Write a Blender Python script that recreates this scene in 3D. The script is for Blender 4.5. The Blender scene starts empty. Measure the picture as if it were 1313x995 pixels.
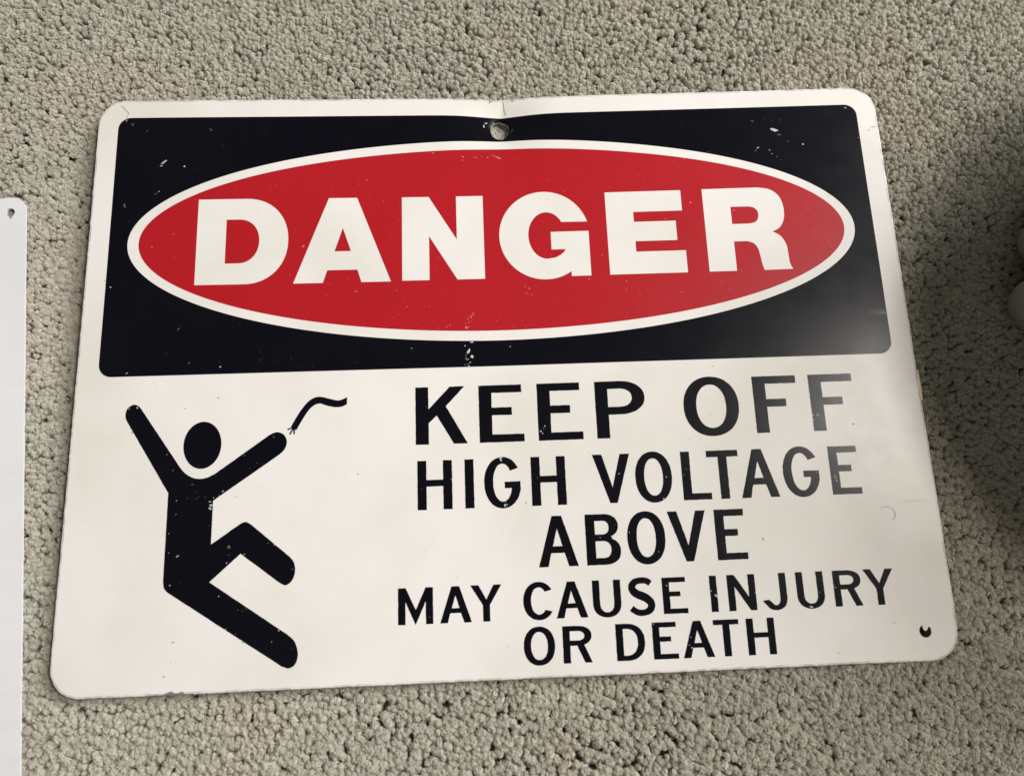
import bpy, bmesh, math, random
from mathutils import Vector, noise
from mathutils.geometry import tessellate_polygon

# ------------------------------------------------------------------ camera, light, exposure
scene = bpy.context.scene
MM = 0.001
cam_d = bpy.data.cameras.new('camera')
cam = bpy.data.objects.new('camera', cam_d)
scene.collection.objects.link(cam)
cam.location = (-6.673*MM, -73.874*MM, 295.53*MM)
cam.rotation_euler = (0.208944, -0.025961, -0.037982)
cam_d.sensor_width = 36.0
cam_d.lens = 25.225
cam_d.clip_start = 0.005
cam_d.clip_end = 50
cam_d.dof.use_dof = True
cam_d.dof.focus_distance = 0.318
cam_d.dof.aperture_fstop = 9.0
scene.camera = cam

world = bpy.data.worlds.new('World')
scene.world = world
world.use_nodes = True
bg = world.node_tree.nodes['Background']
bg.inputs['Color'].default_value = (1.0, 0.93, 0.83, 1)
bg.inputs['Strength'].default_value = 0.115

def area_light(name, loc, target, size, power, color, size_y=None):
    l = bpy.data.lights.new(name, 'AREA')
    l.energy = power; l.color = color; l.size = size
    if size_y:
        l.shape = 'RECTANGLE'; l.size_y = size_y
    o = bpy.data.objects.new(name, l)
    o.location = loc
    o.rotation_euler = (Vector(target)-Vector(loc)).to_track_quat('-Z', 'Y').to_euler()
    scene.collection.objects.link(o)
    return o
area_light('ceiling_lamp', (1.42, 0.33, 2.2), (0.1, 0, 0), 0.40, 36, (1.0, 0.955, 0.895))
area_light('window_light', (2.25, 0.95, 1.65), (0, 0, 0), 1.2, 92, (0.97, 0.97, 1.0))
area_light('fill_light', (-0.9, -1.9, 1.9), (0, 0, 0), 1.2, 3.5, (1.0, 0.97, 0.93))  # added weak fill from behind the camera, no known source

vs = scene.view_settings
vs.view_transform = 'Standard'; vs.look = 'None'; vs.gamma = 1.0
vs.exposure = 0.07
vs.use_curve_mapping = False

random.seed(7)

# ------------------------------------------------------------------ helpers
def link(o, parent=None):
    scene.collection.objects.link(o)
    if parent is not None:
        o.parent = parent
    return o
def tag(o, label=None, category=None, group=None, kind=None):
    if label: o['label'] = label
    if category: o['category'] = category
    if group: o['group'] = group
    if kind: o['kind'] = kind
    return o

class NT:
    def __init__(self, name):
        self.m = bpy.data.materials.new(name); self.m.use_nodes = True
        self.t = self.m.node_tree; self.n = self.t.nodes
        self.b = self.n['Principled BSDF']
    def add(self, typ, **kw):
        n = self.n.new(typ)
        for k, v in kw.items():
            if k in n.inputs: n.inputs[k].default_value = v
            else: setattr(n, k, v)
        return n
    def l(self, a, b): self.t.links.new(a, b)
    def ramp(self, fac, stops):
        r = self.n.new('ShaderNodeValToRGB')
        e = r.color_ramp.elements
        while len(e) < len(stops): e.new(0.5)
        for i, (p, c) in enumerate(stops):
            e[i].position = p; e[i].color = c if len(c) == 4 else (*c, 1)
        self.l(fac, r.inputs['Fac'])
        return r.outputs['Color']
    def mix(self, fac, a, b, mode='MIX'):
        m = self.n.new('ShaderNodeMix'); m.data_type = 'RGBA'; m.blend_type = mode
        for sock, v in ((m.inputs[0], fac), (m.inputs[6], a), (m.inputs[7], b)):
            if hasattr(v, 'links'): self.l(v, sock)
            else: sock.default_value = v if isinstance(v, (int, float)) else (*v, 1) if len(v) == 3 else v
        return m.outputs[2]
    def noise(self, coord, scale, detail=3, rough=0.55, vec=None):
        n = self.n.new('ShaderNodeTexNoise')
        n.inputs['Scale'].default_value = scale; n.inputs['Detail'].default_value = detail
        n.inputs['Roughness'].default_value = rough
        if vec:
            mp = self.n.new('ShaderNodeMapping'); mp.inputs['Scale'].default_value = vec
            self.l(coord, mp.inputs['Vector']); coord = mp.outputs['Vector']
        self.l(coord, n.inputs['Vector'])
        return n.outputs['Fac']

def paint(name, base, tint, rough, spec=0.5, smudge=0.5, speck=None, speck_amt=0.0):
    """enamel / screen-print ink on metal: blotchy tint, brushed micro relief, worn gloss"""
    k = NT(name)
    co = k.n.new('ShaderNodeTexCoord').outputs['Object']
    n1 = k.noise(co, 14, 4, 0.6)
    f = k.ramp(n1, [(0.42, (0, 0, 0)), (0.72, (smudge,)*3)])
    col = k.mix(f, base, tint)
    if speck:
        n2 = k.noise(co, 900, 2, 0.5)
        f2 = k.ramp(n2, [(0.70 - speck_amt, (0, 0, 0)), (0.76 - speck_amt, (1, 1, 1))])
        n3 = k.noise(co, 60, 2, 0.5)
        f3 = k.ramp(n3, [(0.45, (0, 0, 0)), (0.62, (1, 1, 1))])
        col = k.mix(k.mix(1.0, f2, f3, 'MULTIPLY'), col, speck)
    k.l(col, k.b.inputs['Base Color'])
    streak = k.noise(co, 1.0, 3, 0.6, (25, 900, 25))
    blot = k.noise(co, 90, 3, 0.6)
    r = k.n.new('ShaderNodeMath'); r.operation = 'MULTIPLY_ADD'
    k.l(blot, r.inputs[0]); r.inputs[1].default_value = 0.10; r.inputs[2].default_value = rough - 0.05
    k.l(r.outputs[0], k.b.inputs['Roughness'])
    k.b.inputs['Specular IOR Level'].default_value = spec
    bp = k.add('ShaderNodeBump', Strength=0.10, Distance=0.00006)
    k.l(streak, bp.inputs['Height'])
    bp2 = k.add('ShaderNodeBump', Strength=0.03, Distance=0.0004)
    k.l(k.noise(co, 45, 2, 0.5), bp2.inputs['Height'])
    k.l(bp.outputs[0], bp2.inputs['Normal'])
    k.l(bp2.outputs[0], k.b.inputs['Normal'])
    return k.m

M_white = paint('white_enamel', (0.80, 0.763, 0.718), (0.665, 0.645, 0.555), 0.34, 0.25, 0.75, (0.5, 0.46, 0.38), -0.02)
M_black = paint('black_ink', (0.0035, 0.0036, 0.0065), (0.006, 0.006, 0.008), 0.25, 0.11, 0.6, (0.06, 0.06, 0.06), -0.02)
M_red = paint('red_ink', (0.42, 0.012, 0.018), (0.38, 0.011, 0.015), 0.34, 0.18, 0.6, (0.62, 0.13, 0.12), 0.0)
M_cool = paint('cool_white_enamel', (0.76, 0.757, 0.755), (0.66, 0.657, 0.65), 0.42, 0.3, 0.7, (0.55, 0.54, 0.52), -0.02)
M_chip_glint = paint('bare_chip_and_glint', (0.56, 0.545, 0.515), (0.30, 0.29, 0.28), 0.5, 0.4, 0.8)
M_scuff = paint('scuffed_ink', (0.09, 0.09, 0.088), (0.04, 0.04, 0.04), 0.55, 0.3, 0.9)
M_pink = paint('scratched_red', (0.66, 0.22, 0.19), (0.55, 0.12, 0.10), 0.5, 0.3, 0.9)
M_dirt = paint('dirt_speck', (0.30, 0.27, 0.23), (0.42, 0.39, 0.34), 0.7, 0.2, 0.9)

def metal_mat(name, col, rough, metal=0.85):
    k = NT(name)
    co = k.n.new('ShaderNodeTexCoord').outputs['Object']
    n = k.noise(co, 300, 3, 0.6)
    k.l(k.mix(n, tuple(c*0.7 for c in col), col), k.b.inputs['Base Color'])
    k.b.inputs['Metallic'].default_value = metal
    k.b.inputs['Roughness'].default_value = rough
    return k.m
M_alu = metal_mat('bare_aluminium', (0.62, 0.61, 0.58), 0.42)
M_brass = metal_mat('tan_bare_edge', (0.85, 0.66, 0.44), 0.35, 0.1)

def rim_mat():
    k = NT('worn_rim')
    co = k.n.new('ShaderNodeTexCoord').outputs['Object']
    f = k.ramp(k.noise(co, 130, 4, 0.65), [(0.42, (0, 0, 0)), (0.56, (1, 1, 1))])
    k.l(k.mix(f, (0.42, 0.405, 0.38), (0.76, 0.73, 0.69)), k.b.inputs['Base Color'])
    k.b.inputs['Roughness'].default_value = 0.5
    return k.m
M_rim = rim_mat()
def plastic_mat(name, col, rough):
    k = NT(name)
    co = k.n.new('ShaderNodeTexCoord').outputs['Object']
    k.l(k.mix(k.noise(co, 60, 3, 0.6), tuple(c*0.85 for c in col), col), k.b.inputs['Base Color'])
    k.b.inputs['Roughness'].default_value = rough
    bp = k.add('ShaderNodeBump', Strength=0.15, Distance=0.0003)
    k.l(k.noise(co, 700, 2, 0.5), bp.inputs['Height']); k.l(bp.outputs[0], k.b.inputs['Normal'])
    return k.m
M_grey = plastic_mat('grey_plastic', (0.27, 0.27, 0.262), 0.5)
M_blocker = plastic_mat('dark_blocker_fabric', (0.06, 0.055, 0.05), 0.85)

# ------------------------------------------------------------------ shape of the bent sign (all mm)
HOLE = (2.6, 112.0)
def crease_u(v):
    return HOLE[0] + (v - HOLE[1])*0.150
def sign_z(u, v):
    t = min(max((v+127)/254, 0), 1)
    s = math.sqrt(((u-HOLE[0])/177.8)**2 + 0.0016)
    broad = -3.1*(0.15+0.85*t**1.3)*max(1-s, 0)**1.25
    loc = -2.9*math.exp(-(((u-HOLE[0])/15)**2 + ((v-HOLE[1]-4)/13)**2))
    # a fine sharp fold running down from the hole
    d = abs(u-crease_u(v))
    fold = -0.35*math.exp(-(d/2.2))*min(max((v-104)/12, 0), 1)
    # punched-in lip round the mounting hole
    r = math.hypot(u-HOLE[0], (v-HOLE[1])*0.95)
    lip = -0.9*math.exp(-max(r-4.2, 0)/1.6)
    warp = 0.35*noise.noise(Vector((u*0.012, v*0.014, 3.1)))
    return broad + loc + fold + lip + warp

def grid_lines(lo, hi, fine):
    out = []; x = math.floor(lo/8)*8
    while x < hi:
        step = 8.0
        for a, b, st in fine:
            if a <= x < b: step = st; break
        x += step
        if lo+1e-4 < x < hi-1e-4: out.append(x)
    return out
U_FINE = [(-8, 16, 1.0), (-24, -8, 2.0), (16, 32, 2.0), (-64, -24, 4.0), (32, 64, 4.0)]
V_FINE = [(96, 128, 1.0), (80, 96, 2.0), (-8, 80, 4.0)]

def sheet(loops, dz):
    """triangulate a flat outline with holes, cut it on the sign grid, drape it on the bent sign"""
    vecs = [[Vector((x, y, 0)) for x, y in lp] for lp in loops]
    flat = [p for lp in vecs for p in lp]
    bm = bmesh.new()
    bv = [bm.verts.new(p) for p in flat]
    for tri in tessellate_polygon(vecs):
        try: bm.faces.new([bv[i] for i in tri])
        except ValueError: pass
    us = [p.x for p in flat]; vv = [p.y for p in flat]
    for x in grid_lines(min(us), max(us), U_FINE):
        bmesh.ops.bisect_plane(bm, geom=bm.verts[:]+bm.edges[:]+bm.faces[:], plane_co=(x, 0, 0), plane_no=(1, 0, 0), dist=1e-4)
    for y in grid_lines(min(vv), max(vv), V_FINE):
        bmesh.ops.bisect_plane(bm, geom=bm.verts[:]+bm.edges[:]+bm.faces[:], plane_co=(0, y, 0), plane_no=(0, 1, 0), dist=1e-4)
    for v in bm.verts:
        v.co.z = sign_z(v.co.x, v.co.y) + dz
    for f in bm.faces:
        f.normal_update()
        if f.normal.z < 0: f.normal_flip()
        f.smooth = True
    return bm

BASE_Z = -5.5   # the sign's Empty sits where it touches the carpet
def finish(name, bm, mats, parent, off=(0, 0, BASE_Z)):
    for v in bm.verts:
        v.co = (v.co - Vector(off))*MM
    me = bpy.data.meshes.new(name); bm.to_mesh(me); bm.free()
    for m in (mats if isinstance(mats, (list, tuple)) else [mats]): me.materials.append(m)
    return link(bpy.data.objects.new(name, me), parent)

# outline helpers -----------------------------------------------------------------
def arc(cx, cy, rx, ry, a0, a1, n=24, p=2.0):
    out = []
    for i in range(n+1):
        a = math.radians(a0+(a1-a0)*i/n)
        c, s = math.cos(a), math.sin(a)
        out.append((cx+rx*math.copysign(abs(c)**(2/p), c), cy+ry*math.copysign(abs(s)**(2/p), s)))
    return out
def rrect(x0, x1, y0, y1, r, n=10):
    return (arc(x1-r, y1-r, r, r, 0, 90, n)+arc(x0+r, y1-r, r, r, 90, 180, n)
            + arc(x0+r, y0+r, r, r, 180, 270, n)+arc(x1-r, y0+r, r, r, 270, 360, n))
def spline(pts, n=6, closed=False):
    out = []; N = len(pts)
    rng = range(N if closed else N-1)
    for i in rng:
        p0 = pts[(i-1) % N] if closed or i > 0 else pts[i]
        p1 = pts[i]; p2 = pts[(i+1) % N]
        p3 = pts[(i+2) % N] if closed or i+2 < N else pts[(i+1) % N]
        for j in range(n):
            t = j/n
            out.append(tuple(0.5*((2*b)+(-a+c)*t+(2*a-5*b+4*c-d)*t*t+(-a+3*b-3*c+d)*t**3)
                             for a, b, c, d in zip(p0, p1, p2, p3)))
    if not closed: out.append(pts[-1])
    return out
def dens(pts, step=0.6, amp=0.0, seed=0.0):
    """resample a closed outline densely and roughen it a little"""
    out = []
    for i, a in enumerate(pts):
        b = pts[(i+1) % len(pts)]
        L = math.dist(a, b); k = max(1, int(L/step))
        for j in range(k):
            x = a[0]+(b[0]-a[0])*j/k; y = a[1]+(b[1]-a[1])*j/k
            if amp:
                x += amp*noise.noise(Vector((x*0.9, y*0.9, seed))); y += amp*noise.noise(Vector((x*0.9, y*0.9, seed+9)))
            out.append((x, y))
    return out
def stroke(pts, w):
    L, R = [], []
    for i, p in enumerate(pts):
        a = pts[max(i-1, 0)]; b = pts[min(i+1, len(pts)-1)]
        dx, dy = b[0]-a[0], b[1]-a[1]; l = math.hypot(dx, dy) or 1
        ww = w[i] if isinstance(w, list) else w
        nx, ny = -dy/l*ww/2, dx/l*ww/2
        L.append((p[0]+nx, p[1]+ny)); R.append((p[0]-nx, p[1]-ny))
    return L + R[::-1]

# road-sign style capitals: W x H box, stem s, bar h  -> list of loops (first = outline, rest = counters)
def glyph(ch, W, H, s, h):
    o = 0.025*H
    if ch == 'I': return [[(0, 0), (s, 0), (s, H), (0, H)]]
    if ch == 'L': return [[(0, 0), (W, 0), (W, h), (s, h), (s, H), (0, H)]]
    if ch == 'T':
        a, b = (W-s)/2, (W+s)/2
        return [[(a, 0), (b, 0), (b, H-h), (W, H-h), (W, H), (0, H), (0, H-h), (a, H-h)]]
    if ch == 'H':
        y0 = 0.47*H; y1 = y0+h
        return [[(0, 0), (s, 0), (s, y0), (W-s, y0), (W-s, 0), (W, 0), (W, H), (W-s, H), (W-s, y1), (s, y1), (s, H), (0, H)]]
    if ch == 'E':
        y0 = 0.47*H; y1 = y0+h; m = 0.735*W; t = 0.967*W
        return [[(0, 0), (W, 0), (W, h), (s, h), (s, y0), (m, y0), (m, y1), (s, y1), (s, H-h), (t, H-h), (t, H), (0, H)]]
    if ch == 'F':
        y0 = 0.455*H; y1 = y0+h; m = 0.735*W
        return [[(0, 0), (s, 0), (s, y0), (m, y0), (m, y1), (s, y1), (s, H-h), (W, H-h), (W, H), (0, H)]]
    if ch == 'K':
        q = [(0, 0), (5.4, 0), (5.4, 8.9), (8.8, 12.1), (15.8, 0), (21.5, 0), (12.7, 15.9), (20.6, 24.3), (14.4, 24.3), (5.4, 14.8), (5.4, 24.3), (0, 24.3)]
        return [[(x*W/21.5, y*H/24.3) for x, y in q]]
    if ch == 'V':
        q = [(0, 20), (6.4, 0), (9.4, 0), (15.5, 20), (11.5, 20), (7.75, 6.3), (3.9, 20)]
        return [[(x*W/15.5, y*H/20) for x, y in q]]
    if ch == 'A':
        q = [(0, 0), (3.8, 0), (5.1, 5.3), (10.5, 5.3), (12.1, 0), (15.9, 0), (9.8, 20), (5.9, 20)]
        c = [(5.95, 8.0), (7.8, 15.0), (9.75, 8.0)]
        return [[(x*W/15.9, y*H/20) for x, y in q], [(x*W/15.9, y*H/20) for x, y in c]]
    if ch == 'M':
        q = [(0, 0), (2.9, 0), (2.9, 8.65), (6.9, -0.2), (10.9, 8.65), (10.9, 0), (13.8, 0), (13.8, 14), (10.9, 14), (6.95, 5.6), (3.0, 14), (0, 14)]
        return [[(x*W/13.8, y*H/14) for x, y in q]]
    if ch == 'N':
        q = [(0, 0), (2.9, 0), (2.9, 9.3), (8.8, 0), (11.3, 0), (11.3, 13.9), (8.5, 13.9), (8.5, 5.2), (3.0, 13.9), (0, 13.9)]
        return [[(x*W/11.3, y*H/13.9) for x, y in q]]
    if ch == 'Y':
        q = [(4.85, 0), (7.65, 0), (7.65, 6.3), (12.4, 14), (9.2, 14), (6.3, 8.4), (3.2, 14), (0, 14), (4.85, 6.3)]
        return [[(x*W/12.4, y*H/14) for x, y in q]]
    if ch == 'O':
        return [arc(W/2, H/2, W/2, H/2+o, 0, 360, 56, 2.15)[:-1], arc(W/2, H/2, W/2-s, H/2+o-h*1.05, 0, 360, 48, 2.15)[:-1]]
    if ch == 'U':
        k = 0.36*H
        return [[(0, H)]+arc(W/2, k, W/2, k+o, 180, 360, 26, 2.2)+[(W, H), (W-s, H)]+arc(W/2, k, W/2-s, k+o-h, 360, 180, 22, 2.2)+[(s, H)]]
    if ch == 'J':
        k = 0.33*H; cx = 0.53*W
        outer = arc(cx, k, W-cx, k+o, 0, -125, 22, 2.2)
        outer = [(W, H)]+outer+[(0.02*W, 0.215*H), (0, 0.25*H), (0.25*W, 0.275*H)]
        inner = arc(cx, k, W-cx-s, k+o-h, -128, 0, 18, 2.2)
        return [outer+inner+[(W-s, H)]]
    if ch == 'C':
        cx, cy, rx, ry = 0.555*W, H/2, 0.555*W, H/2+o
        return [arc(cx, cy, rx, ry, 33, 327, 44, 2.1)+arc(cx, cy, rx-s*1.08, ry-h*1.1, 319, 41, 36, 2.1)]
    if ch == 'G':
        kx, ky = W/14.9, H/20; cx, cy, rx, ry = 7.6*kx, H/2, 7.6*kx, H/2+o
        return [arc(cx, cy, rx, ry, 32, 343, 46, 2.1)+[(14.85*kx, 10.3*ky), (8.4*kx, 10.3*ky), (8.4*kx, 7.65*ky), (11.2*kx, 7.65*ky)]
                + arc(cx, cy, rx-s, ry-h*1.02, 340, 36, 38, 2.1)]
    if ch == 'P':
        yb = 0.41*H; ym = 0.705*H; xa = 0.50*W
        outer = [(0, 0), (s, 0), (s, yb)]+arc(xa, (yb+H)/2, W-xa, (H-yb)/2, -90, 90, 26, 2.15)+[(0, H)]
        inner = [(s, H-h)]+arc(xa, (yb+H)/2, W-xa-s, (H-yb)/2-h, 90, -90, 20, 2.15)+[(s, yb+h)]
        return [outer, inner]
    if ch == 'R':
        yb = 0.465*H; xa = 0.52*W
        bowl = arc(xa, (yb+H)/2, W-xa, (H-yb)/2, -62, 90, 24, 2.2)
        outer = [(0, 0), (s, 0), (s, yb), (0.49*W, yb), (0.745*W, 0), (W, 0), (0.735*W, yb+0.02*H)]+bowl[1:]+[(0, H)]
        inner = [(s, H-h)]+arc(xa, (yb+H)/2, W-xa-s, (H-yb)/2-h, 90, -90, 18, 2.2)+[(s, yb+h)]
        return [outer, inner]
    if ch == 'B':
        w = 0.53*H; xa = 0.52*W; W1 = 0.955*W; yl = 0.47*H
        lo = arc(xa, (w)/2, W-xa, w/2, -90, 62, 20, 2.3); up = arc(xa*0.98, (w+H)/2, W1-xa*0.98, (H-w)/2, -62, 90, 20, 2.3)
        outer = [(0, 0)]+lo+[(0.77*W, w-0.003*H)]+up+[(0, H)]
        c1 = [(s, w-h*0.5)]+arc(xa*0.95, (h+w-h*0.5)/2, W-xa*0.95-s, (w-h*1.5)/2, 90, -90, 18, 2.3)+[(s, h)]
        c2 = [(s, H-h)]+arc(xa*0.93, (w+h*0.5+H-h)/2, W1-xa*0.93-s, (H-w-h*1.5)/2, 90, -90, 18, 2.3)+[(s, w+h*0.5)]
        return [outer, c1, c2]
    if ch == 'D':
        xa = 0.36*W
        outer = [(0, 0)]+arc(xa, H/2, W-xa, H/2, -90, 90, 34, 2.3)+[(0, H)]
        inner = [(s, H-h)]+arc(xa, H/2, W-xa-s, H/2-h, 90, -90, 28, 2.3)+[(s, h)]
        return [outer, inner]
    if ch == 'S':
        q = [(9.15, 12.0), (7.6, 13.05), (5.6, 13.3), (3.2, 12.9), (1.75, 11.4), (1.9, 9.6), (3.4, 8.2), (5.6, 7.2), (7.7, 6.0), (9.05, 4.2), (8.7, 2.3), (7.1, 1.15), (5.0, 0.85), (2.9, 1.35), (1.05, 2.75)]
        q = [(x*W/10.6, y*H/14) for x, y in spline(q, 5)]
        n = len(q)
        ws = []
        for i in range(n):
            t = i/(n-1); d = abs(math.sin(math.pi*(2*t)))
            ws.append(h*1.06+(s*1.14-h)*(0.35+0.65*max(0, 1-abs(t-0.5)*3.2) if 0.2 < t < 0.8 else 0.25))
        return [stroke(q, ws)]
    raise ValueError(ch)

# ------------------------------------------------------------------ carpet: backing sheet and tufts
CARPET_Z = -4.5     # level of the pile tips (mm)
def carpet_tip(u, v):
    n = noise.noise(Vector((u*0.02, v*0.02, 0.3)))*0.7 + noise.noise(Vector((u*0.09, v*0.09, 5.3)))*0.5
    dip = 4.0*math.exp(-((u+184)/30)**2-((v-45)/75)**2)
    return CARPET_Z + n - dip

def carpet_mat():
    k = NT('carpet_pile')
    geo = k.n.new('ShaderNodeNewGeometry').outputs['Position']
    info = k.n.new('ShaderNodeObjectInfo').outputs['Random']
    big = k.noise(geo, 6, 4, 0.65)
    c1 = k.mix(k.ramp(big, [(0.38, (0, 0, 0)), (0.62, (1, 1, 1))]), (0.80, 0.82, 0.685), (0.905, 0.845, 0.705))
    mid = k.noise(geo, 120, 2, 0.6)
    c2 = k.mix(k.ramp(mid, [(0.4, (0, 0, 0)), (0.7, (0.5, 0.5, 0.5))]), c1, (0.76, 0.72, 0.60))
    c3 = k.mix(k.ramp(info, [(0, (0.35, 0.35, 0.35)), (0.5, (0.9, 0.9, 0.9)), (1, (1, 1, 1))]), (0.66, 0.61, 0.51), c2)
    fib = k.n.new('ShaderNodeAttribute'); fib.attribute_name = 'fibre'
    c3 = k.mix(fib.outputs['Fac'], (0.64, 0.59, 0.49), c3)
    k.l(c3, k.b.inputs['Base Color'])
    k.b.inputs['Roughness'].default_value = 0.75
    k.b.inputs['Specular IOR Level'].default_value = 0.25
    k.b.inputs['Sheen Weight'].default_value = 0.12
    tr = k.n.new('ShaderNodeBsdfTranslucent'); k.l(c3, tr.inputs['Color'])
    ms = k.n.new('ShaderNodeMixShader'); ms.inputs[0].default_value = 0.28
    k.l(k.b.outputs[0], ms.inputs[1]); k.l(tr.outputs[0], ms.inputs[2])
    k.l(ms.outputs[0], k.n['Material Output'].inputs['Surface'])
    return k.m
M_carpet = carpet_mat()
def backing_mat():
    k = NT('carpet_backing')
    co = k.n.new('ShaderNodeTexCoord').outputs['Object']
    k.l(k.mix(k.noise(co, 400, 3), (0.42, 0.40, 0.32), (0.58, 0.55, 0.44)), k.b.inputs['Base Color'])
    k.b.inputs['Roughness'].default_value = 0.95
    return k.m

bm = bmesh.new()
bmesh.ops.create_grid(bm, x_segments=40, y_segments=40, size=2.0)
for v in bm.verts: v.co.z = -0.0116 + 0.0003*noise.noise(v.co*8)
me = bpy.data.meshes.new('carpet'); bm.to_mesh(me); bm.free()
me.materials.append(backing_mat())
carpet = tag(link(bpy.data.objects.new('carpet', me)), kind='structure')

def tuft_mesh(seed):
    rnd = random.Random(seed)
    verts, faces = [], []
    nf = 54; Ht = 8.4; shade = []
    tw = rnd.uniform(2.2, 4.2)*rnd.choice((-1, 1))
    bendx, bendy = rnd.uniform(-0.4, 0.4), rnd.uniform(-0.4, 0.4)
    for i in range(nf):
        rad = 1.0 if i < nf*0.6 else rnd.uniform(0.35, 0.85)
        ph = rnd.uniform(0, 2*math.pi)
        sh = rnd.uniform(0.2, 1.0)
        R = 1.36*rnd.uniform(0.82, 1.14)
        dome = 1.55*rnd.uniform(0.72, 1.16)*(0.55+0.45*rad)
        z0 = Ht-1.55
        jx, jy = rnd.gauss(0, 0.20), rnd.gauss(0, 0.20)
        # stalk points, then the fibre bends over the tip of the yarn
        path = [(0.60, 0.0), (0.85, z0*0.55), (1.0, z0)]
        for q in (18, 36, 54, 70, 84):
            qa = math.radians(q*rnd.uniform(0.85, 1.08))
            path.append((math.cos(qa), z0+dome*math.sin(qa)))
        nseg = len(path)-1; base = len(verts)
        for j, (pr, z) in enumerate(path):
            t = z/Ht
            a = ph+tw*t+(0.5*tw/abs(tw))*max(0, j-2)*0.35
            x = R*rad*pr*math.cos(a)+(jx+bendx)*t*t
            y = R*rad*pr*math.sin(a)+(jy+bendy)*t*t
            fr = 0.165*(1-0.2*t)
            ca, sa = math.cos(a), math.sin(a)
            # triangle section spanned by the tangential and outward directions
            ox, oz = (ca*pr, (1-pr) if j > 2 else 0.0)
            for tx, on in ((-0.87, -0.5), (0.87, -0.5), (0.0, 1.0)):
                verts.append((x+fr*(-sa*tx+ca*on*pr), y+fr*(ca*tx+sa*on*pr), z+fr*on*(1-pr if j > 2 else 0))); shade.append(sh)
        for j in range(nseg):
            for kx in range(3):
                a0 = base+j*3+kx; a1 = base+j*3+(kx+1) % 3
                faces.append((a0, a1, a1+3, a0+3))
        top = base+nseg*3
        faces.append((top, top+1, top+2))
    # loose hairs standing off the yarn
    for i in range(24):
        a = rnd.uniform(0, 6.283); e = rnd.uniform(0.1, 1.4); ln = rnd.uniform(0.4, 1.2)
        base = len(verts)
        p = Vector((1.3*math.cos(e)*math.cos(a), 1.3*math.cos(e)*math.sin(a), Ht-1.55+1.45*math.sin(e)))
        d = Vector((math.cos(a+rnd.uniform(-1, 1)), math.sin(a+rnd.uniform(-1, 1)), rnd.uniform(-0.3, 0.9))).normalized()
        sd = d.orthogonal().normalized()*0.055
        q = p+d*ln*0.5+Vector((0, 0, 0.05)); w = p+d*ln
        for pt in (p-sd, p+sd, q-sd*0.8, q+sd*0.8, w): verts.append(tuple(pt)); shade.append(1.0)
        faces.append((base, base+1, base+3, base+2)); faces.append((base+2, base+3, base+4))
    me = bpy.data.meshes.new('tuft')
    me.from_pydata([(x*MM, y*MM, z*MM) for x, y, z in verts], [], faces)
    for p in me.polygons: p.use_smooth = True
    at = me.attributes.new('fibre', 'FLOAT', 'POINT'); at.data.foreach_set('value', shade)
    me.materials.append(M_carpet)
    return me
lib = bpy.data.collections.new('tuft_library')
for i in range(10):
    lib.objects.link(bpy.data.objects.new('yarn_tuft', tuft_mesh(100+i)))

# second, neighbouring sign: pose used for the pile under it as well
S2_LOC = (-208.4, 78.6); S2_ANG = math.radians(5.15)
S2_W, S2_H = 178.0, 254.0
def sign2_local(u, v):
    du, dv = u-S2_LOC[0], v-S2_LOC[1]
    c, s = math.cos(-S2_ANG), math.sin(-S2_ANG)
    return du*c-dv*s, du*s+dv*c

pts, rots, scls = [], [], []
rnd = random.Random(3)
SP = 2.45
x = -460.0; row = 0
while x < 480:
    y = -400.0 + (SP/2 if row % 2 else 0)
    while y < 420:
        u = x+rnd.gauss(0, 0.36); v = y+rnd.gauss(0, 0.36)
        y += SP
        tip = carpet_tip(u, v)+rnd.gauss(0, 0.24)
        if abs(u) < 176.5 and abs(v) < 126:
            tip = min(tip, sign_z(u, v)-1.55)
            if math.hypot(u-HOLE[0], v-HOLE[1]) < 9: tip -= 1.3
            if math.hypot(u-164.5, v+115.8) < 3.2: tip -= 4.0
        lu, lv = sign2_local(u, v)
        if -S2_W < lu < 2 and -S2_H < lv < 4: tip = min(tip, -4.2-0.8)
        lean = 0.06+0.13*noise.noise(Vector((u*0.015, v*0.015, 11)))
        dirn = 1.9+2.6*noise.noise(Vector((u*0.010, v*0.010, 21)))+rnd.gauss(0, 0.7)
        lean += rnd.gauss(0, 0.06)
        pts.append((u*MM, v*MM, -0.0125))
        rots.append((lean*math.cos(dirn), lean*math.sin(dirn), rnd.uniform(0, 6.28)))
        h = (tip+12.5)/8.4
        w = rnd.uniform(0.78, 1.3)
        scls.append((w, w, h))
    x += SP*0.9; row += 1
# the pile goes on, more coarsely, beyond what the picture shows
x = -800.0; row = 0
while x < 900:
    y = -700.0 + (2.1 if row % 2 else 0)
    while y < 850:
        if not (-461 < x < 479 and -401 < y < 419):
            pts.append(((x+rnd.gauss(0, 0.6))*MM, (y+rnd.gauss(0, 0.6))*MM, -0.0125))
            rots.append((rnd.gauss(0, 0.1), rnd.gauss(0, 0.1), rnd.uniform(0, 6.28)))
            w = rnd.uniform(1.3, 2.0)
            scls.append((w, w, (8.0+rnd.gauss(0, 0.3))/8.4))
        y += 4.2
    x += 3.8; row += 1
pm = bpy.data.meshes.new('carpet_pile'); pm.from_pydata(pts, [], [])
ar = pm.attributes.new('rot', 'FLOAT_VECTOR', 'POINT'); ar.data.foreach_set('vector', [c for r in rots for c in r])
asx = pm.attributes.new('scl', 'FLOAT_VECTOR', 'POINT'); asx.data.foreach_set('vector', [c for r in scls for c in r])
pile = tag(link(bpy.data.objects.new('carpet_pile', pm)), 'grey-beige twisted cut-pile carpet tufts covering the floor', 'carpet', kind='stuff')
ng = bpy.data.node_groups.new('carpet_tufts', 'GeometryNodeTree')
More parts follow.
